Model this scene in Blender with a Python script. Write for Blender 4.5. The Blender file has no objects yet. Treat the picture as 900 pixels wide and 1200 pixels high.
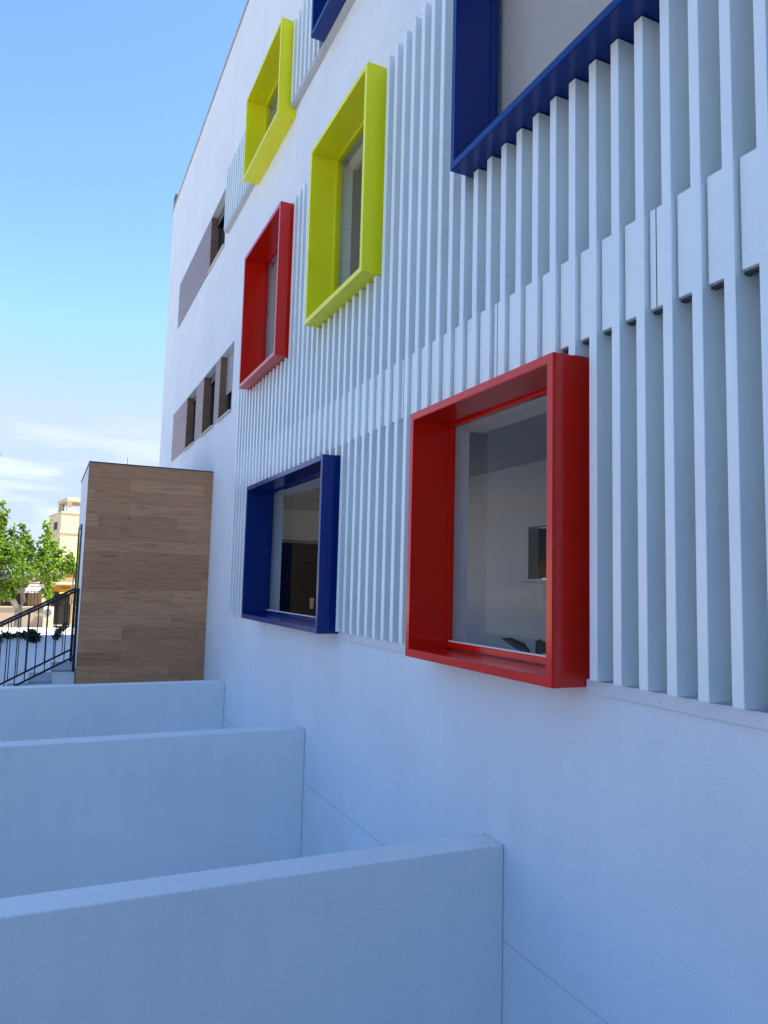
import bpy, bmesh, math, random
from mathutils import Vector, Matrix
R = math.radians
random.seed(7)
sc = bpy.context.scene
C = sc.collection

# ------------------------------------------------------------------ camera
cam_d = bpy.data.cameras.new("camera")
cam = bpy.data.objects.new("camera", cam_d); C.objects.link(cam)
cam_d.sensor_fit = 'VERTICAL'; cam_d.sensor_height = 36.0; cam_d.lens = 866/1200*36
cam_d.clip_start = 0.05; cam_d.clip_end = 3000
def nv(px, py):
    return Vector((px-450, -(py-600), -866)).normalized()
yv = nv(50, 674); xv = nv(2350, 733); xv = (xv - yv*xv.dot(yv)).normalized(); zv = xv.cross(yv)
M = Matrix((xv, yv, zv)).to_4x4()          # camera stands at the world origin, eye height
cam.matrix_world = M
sc.camera = cam

# ------------------------------------------------------------------ light
SUN_EL, SUN_AZ = 54.0, 104.0               # azimuth clockwise from +Y: the sun stands behind the building
wd = bpy.data.worlds.new("World"); sc.world = wd; wd.use_nodes = True
nt = wd.node_tree; nt.nodes.clear()
def N(t, kind, **kw):
    n = t.nodes.new(kind)
    for k, v in kw.items(): setattr(n, k, v)
    return n
out = N(nt, 'ShaderNodeOutputWorld'); bg = N(nt, 'ShaderNodeBackground')
sky = N(nt, 'ShaderNodeTexSky'); sky.sky_type = 'NISHITA'; sky.sun_disc = False
sky.sun_elevation = R(SUN_EL); sky.sun_rotation = R(SUN_AZ)
sky.air_density = 1.0; sky.dust_density = 0.15; sky.ozone_density = 3.0; sky.altitude = 50
tc = N(nt, 'ShaderNodeTexCoord'); mp = N(nt, 'ShaderNodeMapping')
mp.inputs['Scale'].default_value = (2.2, 2.2, 13.0); mp.inputs['Location'].default_value = (3.1, 1.7, 0.4)
nz = N(nt, 'ShaderNodeTexNoise'); nz.inputs['Scale'].default_value = 2.3; nz.inputs['Detail'].default_value = 7
nz.inputs['Roughness'].default_value = 0.6
rmp = N(nt, 'ShaderNodeMapRange'); rmp.inputs['From Min'].default_value = 0.47; rmp.inputs['From Max'].default_value = 0.68
sep = N(nt, 'ShaderNodeSeparateXYZ')
hz = N(nt, 'ShaderNodeMapRange'); hz.inputs['From Min'].default_value = 0.22; hz.inputs['From Max'].default_value = 0.12
mu = N(nt, 'ShaderNodeMath', operation='MULTIPLY'); mx = N(nt, 'ShaderNodeMixRGB')
mx.inputs['Color2'].default_value = (2.55, 2.75, 3.0, 1)
L = nt.links.new
L(tc.outputs['Generated'], mp.inputs['Vector']); L(mp.outputs['Vector'], nz.inputs['Vector'])
L(nz.outputs['Fac'], rmp.inputs['Value']); L(tc.outputs['Generated'], sep.inputs['Vector'])
L(sep.outputs['Z'], hz.inputs['Value']); L(rmp.outputs['Result'], mu.inputs[0]); L(hz.outputs['Result'], mu.inputs[1])
L(mu.outputs['Value'], mx.inputs['Fac']); hs = N(nt, 'ShaderNodeHueSaturation'); hs.inputs['Saturation'].default_value = 1.08; hs.inputs['Value'].default_value = 0.95
L(sky.outputs['Color'], hs.inputs['Color']); tint = N(nt, 'ShaderNodeMixRGB', blend_type='MULTIPLY'); tint.inputs['Fac'].default_value = 1; tint.inputs['Color2'].default_value = (0.91, 0.915, 1.00, 1)
L(hs.outputs['Color'], tint.inputs['Color1']); dk_ = N(nt, 'ShaderNodeMixRGB', blend_type='DARKEN'); dk_.inputs['Fac'].default_value = 1; dk_.inputs['Color2'].default_value = (1.65, 2.05, 3.3, 1)
L(tint.outputs['Color'], dk_.inputs['Color1']); L(dk_.outputs['Color'], mx.inputs['Color1'])
L(mx.outputs['Color'], bg.inputs['Color']); L(bg.outputs['Background'], out.inputs['Surface'])
bg.inputs['Strength'].default_value = 0.15

sun_d = bpy.data.lights.new("sun", 'SUN'); sun_d.energy = 4.6; sun_d.angle = R(0.53); sun_d.color = (1.0, 0.95, 0.86)
sun = bpy.data.objects.new("sun", sun_d); C.objects.link(sun)
sd = Vector((math.sin(R(SUN_AZ))*math.cos(R(SUN_EL)), math.cos(R(SUN_AZ))*math.cos(R(SUN_EL)), math.sin(R(SUN_EL))))
sun.rotation_euler = sd.to_track_quat('Z', 'Y').to_euler(); sun.location = sd*60
vs = sc.view_settings
vs.view_transform = 'Standard'; vs.look = 'None'; vs.gamma = 1.0; vs.use_curve_mapping = False
vs.exposure = 1.43

# ------------------------------------------------------------------ materials
def mat(name, col, rough=0.6, metallic=0.0, var=0.0, var_scale=3.0, bump=0.0, bump_scale=60.0, coat=0.0, spec=0.5, detail=6):
    m = bpy.data.materials.new(name); m.use_nodes = True
    t = m.node_tree; b = t.nodes['Principled BSDF']
    b.inputs['Base Color'].default_value = (*col, 1); b.inputs['Roughness'].default_value = rough
    b.inputs['Metallic'].default_value = metallic; b.inputs['Specular IOR Level'].default_value = spec
    if coat: b.inputs['Coat Weight'].default_value = coat; b.inputs['Coat Roughness'].default_value = 0.08
    geo = N(t, 'ShaderNodeNewGeometry')
    if var:
        n = N(t, 'ShaderNodeTexNoise'); n.inputs['Scale'].default_value = var_scale; n.inputs['Detail'].default_value = detail
        t.links.new(geo.outputs['Position'], n.inputs['Vector'])
        r = N(t, 'ShaderNodeMapRange'); r.inputs['From Min'].default_value = 0.3; r.inputs['From Max'].default_value = 0.7
        r.inputs['To Min'].default_value = 1-var; r.inputs['To Max'].default_value = 1+var
        t.links.new(n.outputs['Fac'], r.inputs['Value'])
        mm = N(t, 'ShaderNodeMixRGB', blend_type='MULTIPLY'); mm.inputs['Fac'].default_value = 1
        mm.inputs['Color1'].default_value = (*col, 1); t.links.new(r.outputs['Result'], mm.inputs['Color2'])
        t.links.new(mm.outputs['Color'], b.inputs['Base Color'])
        rr = N(t, 'ShaderNodeMapRange'); rr.inputs['To Min'].default_value = max(0.03, rough-0.08); rr.inputs['To Max'].default_value = min(1, rough+0.08)
        t.links.new(n.outputs['Fac'], rr.inputs['Value']); t.links.new(rr.outputs['Result'], b.inputs['Roughness'])
    if bump:
        n2 = N(t, 'ShaderNodeTexNoise'); n2.inputs['Scale'].default_value = bump_scale; n2.inputs['Detail'].default_value = 4
        t.links.new(geo.outputs['Position'], n2.inputs['Vector'])
        bp = N(t, 'ShaderNodeBump'); bp.inputs['Strength'].default_value = bump; bp.inputs['Distance'].default_value = 0.01
        t.links.new(n2.outputs['Fac'], bp.inputs['Height']); t.links.new(bp.outputs['Normal'], b.inputs['Normal'])
    return m

def plaster(name, col, grooves=(), dirt=True, grain=0.35, corner_stain=None):
    """rendered wall: grain bump, faint cloudy weathering, horizontal expansion joints at the given heights"""
    m = mat(name, col, rough=0.85, spec=0.25); t = m.node_tree; b = t.nodes['Principled BSDF']; l = t.links.new
    geo = N(t, 'ShaderNodeNewGeometry'); sp = N(t, 'ShaderNodeSeparateXYZ'); l(geo.outputs['Position'], sp.inputs['Vector'])
    n = N(t, 'ShaderNodeTexNoise'); n.inputs['Scale'].default_value = 0.9; n.inputs['Detail'].default_value = 9; n.inputs['Roughness'].default_value = 0.65
    l(geo.outputs['Position'], n.inputs['Vector'])
    r = N(t, 'ShaderNodeMapRange'); r.inputs['From Min'].default_value = 0.3; r.inputs['From Max'].default_value = 0.7
    r.inputs['To Min'].default_value = 0.93; r.inputs['To Max'].default_value = 1.02; l(n.outputs['Fac'], r.inputs['Value'])
    # faint vertical run-off streaks
    mpn = N(t, 'ShaderNodeMapping'); mpn.inputs['Scale'].default_value = (5, 5, 0.35); l(geo.outputs['Position'], mpn.inputs['Vector'])
    ns = N(t, 'ShaderNodeTexNoise'); ns.inputs['Scale'].default_value = 1.6; ns.inputs['Detail'].default_value = 5; l(mpn.outputs['Vector'], ns.inputs['Vector'])
    rs = N(t, 'ShaderNodeMapRange'); rs.inputs['From Min'].default_value = 0.35; rs.inputs['From Max'].default_value = 0.75
    rs.inputs['To Min'].default_value = 1.0; rs.inputs['To Max'].default_value = 0.97; l(ns.outputs['Fac'], rs.inputs['Value'])
    mA = N(t, 'ShaderNodeMath', operation='MULTIPLY'); l(r.outputs['Result'], mA.inputs[0]); l(rs.outputs['Result'], mA.inputs[1])
    cur = mA.outputs['Value']
    # pin-prick specks
    vo = N(t, 'ShaderNodeTexNoise'); vo.inputs['Scale'].default_value = 70; vo.inputs['Detail'].default_value = 2; l(geo.outputs['Position'], vo.inputs['Vector'])
    rv = N(t, 'ShaderNodeMapRange'); rv.inputs['From Min'].default_value = 0.70; rv.inputs['From Max'].default_value = 0.78
    rv.inputs['To Min'].default_value = 1.0; rv.inputs['To Max'].default_value = 0.72; l(vo.outputs['Fac'], rv.inputs['Value'])
    mB = N(t, 'ShaderNodeMath', operation='MULTIPLY'); l(cur, mB.inputs[0]); l(rv.outputs['Result'], mB.inputs[1]); cur = mB.outputs['Value']
    hsum = None
    for g in grooves:
        a = N(t, 'ShaderNodeMath', operation='SUBTRACT'); l(sp.outputs['Z'], a.inputs[0]); a.inputs[1].default_value = g
        ab = N(t, 'ShaderNodeMath', operation='ABSOLUTE'); l(a.outputs['Value'], ab.inputs[0])
        rg = N(t, 'ShaderNodeMapRange'); rg.inputs['From Min'].default_value = 0.003; rg.inputs['From Max'].default_value = 0.008
        rg.inputs['To Min'].default_value = 0.80; rg.inputs['To Max'].default_value = 1.0; l(ab.outputs['Value'], rg.inputs['Value'])
        mC = N(t, 'ShaderNodeMath', operation='MULTIPLY'); l(cur, mC.inputs[0]); l(rg.outputs['Result'], mC.inputs[1]); cur = mC.outputs['Value']
    mm = N(t, 'ShaderNodeMixRGB', blend_type='MULTIPLY'); mm.inputs['Fac'].default_value = 1; mm.inputs['Color1'].default_value = (*col, 1)
    l(cur, mm.inputs['Color2']); colout = mm.outputs['Color']
    if corner_stain:                                   # rusty specks where the wall's top meets the building
        d0, zt = corner_stain
        rx = N(t, 'ShaderNodeMapRange'); rx.inputs['From Min'].default_value = d0; rx.inputs['From Max'].default_value = 2.42; l(sp.outputs['X'], rx.inputs['Value'])
        rz = N(t, 'ShaderNodeMapRange'); rz.inputs['From Min'].default_value = zt-0.02; rz.inputs['From Max'].default_value = zt-0.004; l(sp.outputs['Z'], rz.inputs['Value'])
        nn = N(t, 'ShaderNodeTexNoise'); nn.inputs['Scale'].default_value = 55; nn.inputs['Detail'].default_value = 5; l(geo.outputs['Position'], nn.inputs['Vector'])
        mq = N(t, 'ShaderNodeMath', operation='MULTIPLY'); l(rx.outputs['Result'], mq.inputs[0]); l(rz.outputs['Result'], mq.inputs[1])
        ad = N(t, 'ShaderNodeMath', operation='MULTIPLY_ADD'); l(mq.outputs['Value'], ad.inputs[0]); ad.inputs[1].default_value = 0.22; l(nn.outputs['Fac'], ad.inputs[2])
        th = N(t, 'ShaderNodeMapRange'); th.inputs['From Min'].default_value = 0.66; th.inputs['From Max'].default_value = 0.86; l(ad.outputs['Value'], th.inputs['Value'])
        m2 = N(t, 'ShaderNodeMath', operation='MULTIPLY'); l(th.outputs['Result'], m2.inputs[0]); m2.inputs[1].default_value = 0.5
        ms = N(t, 'ShaderNodeMixRGB'); l(m2.outputs['Value'], ms.inputs['Fac']); l(colout, ms.inputs['Color1']); ms.inputs['Color2'].default_value = (0.42, 0.33, 0.24, 1)
        colout = ms.outputs['Color']
    l(colout, b.inputs['Base Color'])
    nb = N(t, 'ShaderNodeTexNoise'); nb.inputs['Scale'].default_value = 95; nb.inputs['Detail'].default_value = 3; l(geo.outputs['Position'], nb.inputs['Vector'])
    n3 = N(t, 'ShaderNodeTexNoise'); n3.inputs['Scale'].default_value = 1.7; n3.inputs['Detail'].default_value = 2; l(geo.outputs['Position'], n3.inputs['Vector'])
    hm = N(t, 'ShaderNodeMath', operation='MULTIPLY_ADD'); l(n3.outputs['Fac'], hm.inputs[0]); hm.inputs[1].default_value = 2.5; l(nb.outputs['Fac'], hm.inputs[2])
    bp = N(t, 'ShaderNodeBump'); bp.inputs['Strength'].default_value = grain; bp.inputs['Distance'].default_value = 0.006
    l(hm.outputs['Value'], bp.inputs['Height']); l(bp.outputs['Normal'], b.inputs['Normal'])
    return m

def planks(name, axes, c1, c2, grain_dark, bw=1.15, rh=0.19, rough=0.55):
    """timber boards laid horizontally; axes = which world axes run along the boards and up"""
    m = mat(name, c1, rough=rough, spec=0.35); t = m.node_tree; b = t.nodes['Principled BSDF']; l = t.links.new
    geo = N(t, 'ShaderNodeNewGeometry'); sp = N(t, 'ShaderNodeSeparateXYZ'); l(geo.outputs['Position'], sp.inputs['Vector'])
    cb = N(t, 'ShaderNodeCombineXYZ'); l(sp.outputs[axes[0]], cb.inputs['X']); l(sp.outputs[axes[1]], cb.inputs['Y'])
    br = N(t, 'ShaderNodeTexBrick'); br.offset = 0.37; br.offset_frequency = 2; br.squash = 0.9; br.squash_frequency = 3
    br.inputs['Scale'].default_value = 1; br.inputs['Mortar Size'].default_value = 0.0016; br.inputs['Mortar Smooth'].default_value = 0.1
    br.inputs['Brick Width'].default_value = bw; br.inputs['Row Height'].default_value = rh; br.inputs['Bias'].default_value = 0
    br.inputs['Color1'].default_value = (0, 0, 0, 1); br.inputs['Color2'].default_value = (1, 1, 1, 1); br.inputs['Mortar'].default_value = (0.5, 0.5, 0.5, 1)
    l(cb.outputs['Vector'], br.inputs['Vector'])
    # grain: offset per board so that it breaks at each joint
    off = N(t, 'ShaderNodeVectorMath', operation='SCALE'); l(br.outputs['Color'], off.inputs[0]); off.inputs['Scale'].default_value = 17.0
    ad = N(t, 'ShaderNodeVectorMath', operation='ADD'); l(cb.outputs['Vector'], ad.inputs[0]); l(off.outputs['Vector'], ad.inputs[1])
    mp_ = N(t, 'ShaderNodeMapping'); mp_.inputs['Scale'].default_value = (1.5, 17, 1); l(ad.outputs['Vector'], mp_.inputs['Vector'])
    n = N(t, 'ShaderNodeTexNoise'); n.inputs['Scale'].default_value = 1.6; n.inputs['Detail'].default_value = 8; n.inputs['Roughness'].default_value = 0.62; n.inputs['Distortion'].default_value = 0.5
    l(mp_.outputs['Vector'], n.inputs['Vector'])
    mixb = N(t, 'ShaderNodeMixRGB'); l(br.outputs['Color'], mixb.inputs['Fac']); mixb.inputs['Color1'].default_value = (*c1, 1); mixb.inputs['Color2'].default_value = (*c2, 1)
    rg = N(t, 'ShaderNodeMapRange'); rg.inputs['From Min'].default_value = 0.46; rg.inputs['From Max'].default_value = 0.70; l(n.outputs['Fac'], rg.inputs['Value'])
    rgm = N(t, 'ShaderNodeMath', operation='MULTIPLY'); l(rg.outputs['Result'], rgm.inputs[0]); rgm.inputs[1].default_value = 0.48
    m1 = N(t, 'ShaderNodeMixRGB'); l(rgm.outputs['Value'], m1.inputs['Fac']); l(mixb.outputs['Color'], m1.inputs['Color1']); m1.inputs['Color2'].default_value = (*grain_dark, 1)
    # knots
    mk = N(t, 'ShaderNodeMapping'); mk.inputs['Scale'].default_value = (1.3, 5.5, 1); l(ad.outputs['Vector'], mk.inputs['Vector'])
    vk = N(t, 'ShaderNodeTexNoise'); vk.inputs['Scale'].default_value = 2.2; vk.inputs['Detail'].default_value = 3; l(mk.outputs['Vector'], vk.inputs['Vector'])
    rk = N(t, 'ShaderNodeMapRange'); rk.inputs['From Min'].default_value = 0.68; rk.inputs['From Max'].default_value = 0.80; rk.inputs['To Max'].default_value = 0.8; l(vk.outputs['Fac'], rk.inputs['Value'])
    m2 = N(t, 'ShaderNodeMixRGB'); l(rk.outputs['Result'], m2.inputs['Fac']); l(m1.outputs['Color'], m2.inputs['Color1']); m2.inputs['Color2'].default_value = (grain_dark[0]*.5, grain_dark[1]*.5, grain_dark[2]*.5, 1)
    m3 = N(t, 'ShaderNodeMixRGB'); l(br.outputs['Fac'], m3.inputs['Fac']); l(m2.outputs['Color'], m3.inputs['Color1']); m3.inputs['Color2'].default_value = (c1[0]*.55, c1[1]*.55, c1[2]*.55, 1)
    l(m3.outputs['Color'], b.inputs['Base Color'])
    bp = N(t, 'ShaderNodeBump'); bp.inputs['Strength'].default_value = 0.25; bp.inputs['Distance'].default_value = 0.004; l(n.outputs['Fac'], bp.inputs['Height']); l(bp.outputs['Normal'], b.inputs['Normal'])
    return m

def glass(name, tint=(1, 1, 1)):
    m = bpy.data.materials.new(name); m.use_nodes = True; t = m.node_tree; t.nodes.clear(); l = t.links.new
    o = N(t, 'ShaderNodeOutputMaterial'); mxs = N(t, 'ShaderNodeMixShader'); fr = N(t, 'ShaderNodeFresnel'); gb = N(t, 'ShaderNodeNewGeometry'); ir = N(t, 'ShaderNodeMapRange'); ir.inputs['To Min'].default_value = 1.17; ir.inputs['To Max'].default_value = 1/1.17
    l(gb.outputs['Backfacing'], ir.inputs['Value']); l(ir.outputs['Result'], fr.inputs['IOR'])
    tr = N(t, 'ShaderNodeBsdfTransparent'); tr.inputs['Color'].default_value = (*tint, 1)
    gl = N(t, 'ShaderNodeBsdfGlossy'); gl.inputs['Roughness'].default_value = 0.02
    l(fr.outputs['Fac'], mxs.inputs['Fac']); l(tr.outputs['BSDF'], mxs.inputs[1]); l(gl.outputs['BSDF'], mxs.inputs[2]); l(mxs.outputs['Shader'], o.inputs['Surface'])
    return m

def leaf_mat(name, col, col2, trans=0.45):
    m = bpy.data.materials.new(name); m.use_nodes = True; t = m.node_tree; t.nodes.clear(); l = t.links.new
    o = N(t, 'ShaderNodeOutputMaterial'); geo = N(t, 'ShaderNodeNewGeometry')
    n = N(t, 'ShaderNodeTexNoise'); n.inputs['Scale'].default_value = 2.4; n.inputs['Detail'].default_value = 3; l(geo.outputs['Position'], n.inputs['Vector'])
    wn = N(t, 'ShaderNodeTexNoise'); wn.inputs['Scale'].default_value = 23; l(geo.outputs['Position'], wn.inputs['Vector'])
    av = N(t, 'ShaderNodeMath', operation='ADD'); l(n.outputs['Fac'], av.inputs[0]); l(wn.outputs['Fac'], av.inputs[1])
    r = N(t, 'ShaderNodeMapRange'); r.inputs['From Min'].default_value = 0.8; r.inputs['From Max'].default_value = 1.2; l(av.outputs['Value'], r.inputs['Value'])
    mc = N(t, 'ShaderNodeMixRGB'); l(r.outputs['Result'], mc.inputs['Fac']); mc.inputs['Color1'].default_value = (*col, 1); mc.inputs['Color2'].default_value = (*col2, 1)
    d = N(t, 'ShaderNodeBsdfPrincipled'); d.inputs['Roughness'].default_value = 0.5; l(mc.outputs['Color'], d.inputs['Base Color'])
    tr = N(t, 'ShaderNodeBsdfTranslucent'); g = N(t, 'ShaderNodeMixRGB', blend_type='MULTIPLY'); g.inputs['Fac'].default_value = 1
    l(mc.outputs['Color'], g.inputs['Color1']); g.inputs['Color2'].default_value = (1.6, 1.7, 0.6, 1); l(g.outputs['Color'], tr.inputs['Color'])
    ms = N(t, 'ShaderNodeMixShader'); ms.inputs['Fac'].default_value = trans; l(d.outputs['BSDF'], ms.inputs[1]); l(tr.outputs['BSDF'], ms.inputs[2]); l(ms.outputs['Shader'], o.inputs['Surface'])
    return m

MT = {}
MT['facade'] = plaster('facade_render', (0.79, 0.86, 0.88), grooves=(-1.93, 2.535, 3.63), grain=0.7)
MT['wallwhite'] = plaster('garden_wall_render', (0.88, 0.91, 0.88), grain=0.8, corner_stain=(2.05, -1.42))
MT['white'] = plaster('white_render', (0.83, 0.84, 0.84))
MT['inside'] = mat('interior_paint', (0.74, 0.74, 0.72), 0.8, var=0.02)
MT['ceiling'] = mat('ceiling_paint', (0.62, 0.61, 0.60), 0.85, var=0.02)
MT['floor'] = mat('interior_floor', (0.46, 0.46, 0.46), 0.5, var=0.06)
MT['slat'] = mat('slat_coating', (0.82, 0.90, 0.88), 0.30, var=0.03, var_scale=2.0, spec=0.9, bump=0.03, bump_scale=220)
MT['red'] = mat('red_gloss', (0.72, 0.014, 0.005), 0.15, var=0.03, var_scale=2, spec=0.5, bump=0.02, bump_scale=12)
MT['blue'] = mat('blue_gloss', (0.002, 0.027, 0.18), 0.17, var=0.03, var_scale=2, spec=0.34, bump=0.02, bump_scale=12)
MT['yellow'] = mat('lime_yellow_gloss', (0.93, 0.91, 0.018), 0.25, var=0.03, var_scale=2, spec=0.3, bump=0.02, bump_scale=12)
MT['bead'] = mat('white_plastic', (0.8, 0.8, 0.8), 0.4)
MT['glass'] = glass('window_glass', (0.93, 0.95, 0.95))
MT['darkglass'] = mat('dark_glazing', (0.01, 0.011, 0.013), 0.06, spec=0.6)
MT['alu'] = mat('anthracite_aluminium', (0.035, 0.037, 0.042), 0.45, var=0.05)
MT['shutter'] = mat('shutter_grey', (0.33, 0.34, 0.36), 0.5, var=0.05)
MT['sill'] = mat('sill_stone', (0.62, 0.60, 0.55), 0.6, var=0.05)
MT['coping'] = mat('coping_metal', (0.42, 0.40, 0.38), 0.5, var=0.05)
MT['blind'] = mat('taupe_fabric', (0.50, 0.46, 0.41), 0.95, var=0.05, var_scale=180, bump=0.1, bump_scale=400, spec=0.1)
MT['cream'] = mat('cream_cassette', (0.85, 0.79, 0.66), 0.5, var=0.03)
MT['doordark'] = mat('door_dark', (0.004, 0.004, 0.005), 0.6, var=0.1, spec=0.15)
MT['steel'] = mat('brushed_steel', (0.45, 0.45, 0.46), 0.3, metallic=1.0, var=0.05)
MT['greyframe'] = mat('grey_frame', (0.28, 0.29, 0.30), 0.5, var=0.04)
MT['wood'] = planks('timber_boards', ('X', 'Z'), (0.46, 0.23, 0.110), (0.60, 0.325, 0.165), (0.19, 0.088, 0.045))
MT['clad'] = planks('pale_timber_cladding', ('Y', 'Z'), (0.27, 0.165, 0.125), (0.32, 0.20, 0.155), (0.20, 0.12, 0.085), bw=1.4, rh=0.2, rough=0.4)
MT['jamb'] = planks('timber_jamb', ('X', 'Z'), (0.20, 0.12, 0.07), (0.25, 0.155, 0.095), (0.11, 0.06, 0.035), bw=1.4, rh=0.2)
MT['black'] = mat('black_railing_paint', (0.012, 0.013, 0.016), 0.35, var=0.1)
MT['tread'] = mat('step_stone', (0.34, 0.35, 0.36), 0.7, var=0.08, bump=0.1, bump_scale=80)
MT['concrete'] = mat('patio_concrete', (0.76, 0.76, 0.76), 0.85, var=0.06, bump=0.2, bump_scale=40)
MT['ground'] = mat('street_ground', (0.42, 0.37, 0.30), 0.9, var=0.18, var_scale=0.7, bump=0.2, bump_scale=25)
MT['asphalt'] = mat('asphalt', (0.075, 0.072, 0.07), 0.9, var=0.2, var_scale=1.2, bump=0.3, bump_scale=60)
MT['paving'] = mat('pale_paving', (0.60, 0.58, 0.54), 0.85, var=0.08, var_scale=2)
MT['greywall'] = plaster('shade_wing_render', (0.30, 0.28, 0.24))
MT['gapshade'] = mat('gap_shade_grey', (0.33, 0.36, 0.38), 0.5, var=0.04)
MT['traygrey'] = mat('tray_grey', (0.58, 0.60, 0.60), 0.5, var=0.04)
MT['flash'] = mat('flashing_coating', (0.70, 0.73, 0.75), 0.5, var=0.05, spec=0.35)
MT['kerb'] = mat('kerb_stone', (0.42, 0.41, 0.39), 0.8, var=0.1)
MT['paint'] = mat('road_paint', (0.75, 0.75, 0.73), 0.7, var=0.1)
MT['bark'] = mat('pale_bark', (0.42, 0.36, 0.29), 0.9, var=0.2, var_scale=9, bump=0.5, bump_scale=40)
MT['leaf'] = leaf_mat('bright_leaves', (0.085, 0.16, 0.018), (0.21, 0.30, 0.03), 0.5)
MT['leafshade'] = leaf_mat('shade_olive_leaves', (0.085, 0.11, 0.035), (0.15, 0.16, 0.06), 0.3)  # duller olive copy of the leaves, shade painted into the colour
MT['vine'] = leaf_mat('dark_vine_leaves', (0.012, 0.035, 0.012), (0.03, 0.06, 0.02), 0.15)
MT['plantdark'] = mat('dark_plant_leaf', (0.012, 0.03, 0.014), 0.35, var=0.2, var_scale=20)
MT['pot'] = mat('grey_pot', (0.2, 0.2, 0.2), 0.6, var=0.1)
MT['soil'] = mat('soil', (0.04, 0.03, 0.02), 0.95, var=0.2, bump=0.4)
MT['yhouse'] = plaster('yellow_house_render', (0.82, 0.69, 0.42))
MT['ytrim'] = plaster('cream_trim_render', (0.74, 0.64, 0.42))
MT['beige'] = plaster('beige_render', (0.55, 0.43, 0.31))
MT['pinkish'] = plaster('tan_render', (0.52, 0.33, 0.20))
MT['ochre'] = plaster('ochre_render', (0.62, 0.33, 0.09))
MT['tile'] = mat('roof_tile', (0.24, 0.085, 0.045), 0.8, var=0.25, var_scale=14, bump=0.3, bump_scale=30)
MT['corr'] = mat('corrugated_grey', (0.42, 0.42, 0.40), 0.6, var=0.1)
MT['awning'] = mat('yellow_awning_cloth', (0.75, 0.52, 0.05), 0.9, var=0.05)
MT['acwhite'] = mat('ac_casing', (0.72, 0.68, 0.58), 0.5, var=0.05)
MT['grille'] = mat('grille_grey', (0.25, 0.25, 0.24), 0.5)
MT['darkvoid'] = mat('painted_opening_shade', (0.03, 0.022, 0.018), 0.7, var=0.1)  # near-black tone paints the shade inside door and window openings
MT['louvre'] = mat('louvre_grey', (0.10, 0.105, 0.11), 0.5, var=0.08)
MT['lampgrey'] = mat('lamp_grey', (0.30, 0.31, 0.33), 0.4, metallic=0.4, var=0.05)

# ------------------------------------------------------------------ helpers
def box(bm, x0, x1, y0, y1, z0, z1, bev=0.0):
    v = [bm.verts.new(p) for p in ((x0,y0,z0),(x1,y0,z0),(x1,y1,z0),(x0,y1,z0),(x0,y0,z1),(x1,y0,z1),(x1,y1,z1),(x0,y1,z1))]
    fs = [bm.faces.new([v[i] for i in q]) for q in ((0,3,2,1),(4,5,6,7),(0,1,5,4),(1,2,6,5),(2,3,7,6),(3,0,4,7))]
    if bev:
        es = list({e for f in fs for e in f.edges})
        bmesh.ops.bevel(bm, geom=es, offset=bev, segments=1, affect='EDGES')
def bar(bm, a, b, w, h=None):
    """a rectangular bar between two points"""
    a = Vector(a); b = Vector(b); h = h or w
    d = (b-a).normalized(); up = Vector((0,0,1)) if abs(d.z) < 0.95 else Vector((0,1,0))
    s = d.cross(up).normalized()*w/2; u = s.cross(d).normalized()*h/2
    vs_ = [bm.verts.new(p) for p in (a-s-u, a+s-u, a+s+u, a-s+u, b-s-u, b+s-u, b+s+u, b-s+u)]
    for q in ((0,1,2,3),(7,6,5,4),(0,4,5,1),(1,5,6,2),(2,6,7,3),(3,7,4,0)): bm.faces.new([vs_[i] for i in q])
def tube(bm, pts, rad, seg=8, cap=True):
    rings = []
    for i, p in enumerate(pts):
        p = Vector(p); a = Vector(pts[max(0,i-1)]); b = Vector(pts[min(len(pts)-1,i+1)])
        d = (b-a).normalized(); ref = Vector((0,0,1)) if abs(d.z) < 0.9 else Vector((1,0,0))
        u = d.cross(ref).normalized(); w = d.cross(u).normalized(); r = rad[i] if isinstance(rad,(list,tuple)) else rad
        rings.append([bm.verts.new(p + (u*math.cos(t)+w*math.sin(t))*r) for t in [2*math.pi*k/seg for k in range(seg)]])
    for r0, r1 in zip(rings, rings[1:]):
        for k in range(seg): bm.faces.new((r0[k], r0[(k+1)%seg], r1[(k+1)%seg], r1[k]))
    if cap:
        bm.faces.new(rings[0][::-1]); bm.faces.new(rings[-1])
def prism(bm, poly, axis, a0, a1):
    """extrude a 2-D outline along a world axis ('X' or 'Y' or 'Z')"""
    def P(u, v, a): return {'X': (a,u,v), 'Y': (u,a,v), 'Z': (u,v,a)}[axis]
    lo = [bm.verts.new(P(u,v,a0)) for u,v in poly]; hi = [bm.verts.new(P(u,v,a1)) for u,v in poly]
    bm.faces.new(lo); bm.faces.new(hi[::-1]); n = len(poly)
    for i in range(n): bm.faces.new((lo[i], hi[i], hi[(i+1)%n], lo[(i+1)%n]))
def tag(o, label=None, cat=None, group=None, kind=None):
    if label: o['label'] = label
    if cat: o['category'] = cat
    if group: o['group'] = group
    if kind: o['kind'] = kind
    return o
def obj(name, bm, m, parent=None, origin=None, smooth=False):
    """link a bmesh built in world coordinates; a child is stored relative to its top-level thing"""
    bmesh.ops.recalc_face_normals(bm, faces=bm.faces[:])
    o_ = Vector(origin) if origin else Vector((0,0,0))
    base = o_
    p = parent
    acc = Vector((0,0,0))
    while p is not None: acc += p.location; p = p.parent
    if parent is not None: base = acc
    bmesh.ops.translate(bm, verts=bm.verts[:], vec=-base)
    me = bpy.data.meshes.new(name); bm.to_mesh(me); bm.free()
    if smooth: me.polygons.foreach_set('use_smooth', [True]*len(me.polygons))
    me.materials.append(m)
    o = bpy.data.objects.new(name, me); C.objects.link(o)
    if parent is not None: o.parent = parent
    else: o.location = o_
    return o
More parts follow.
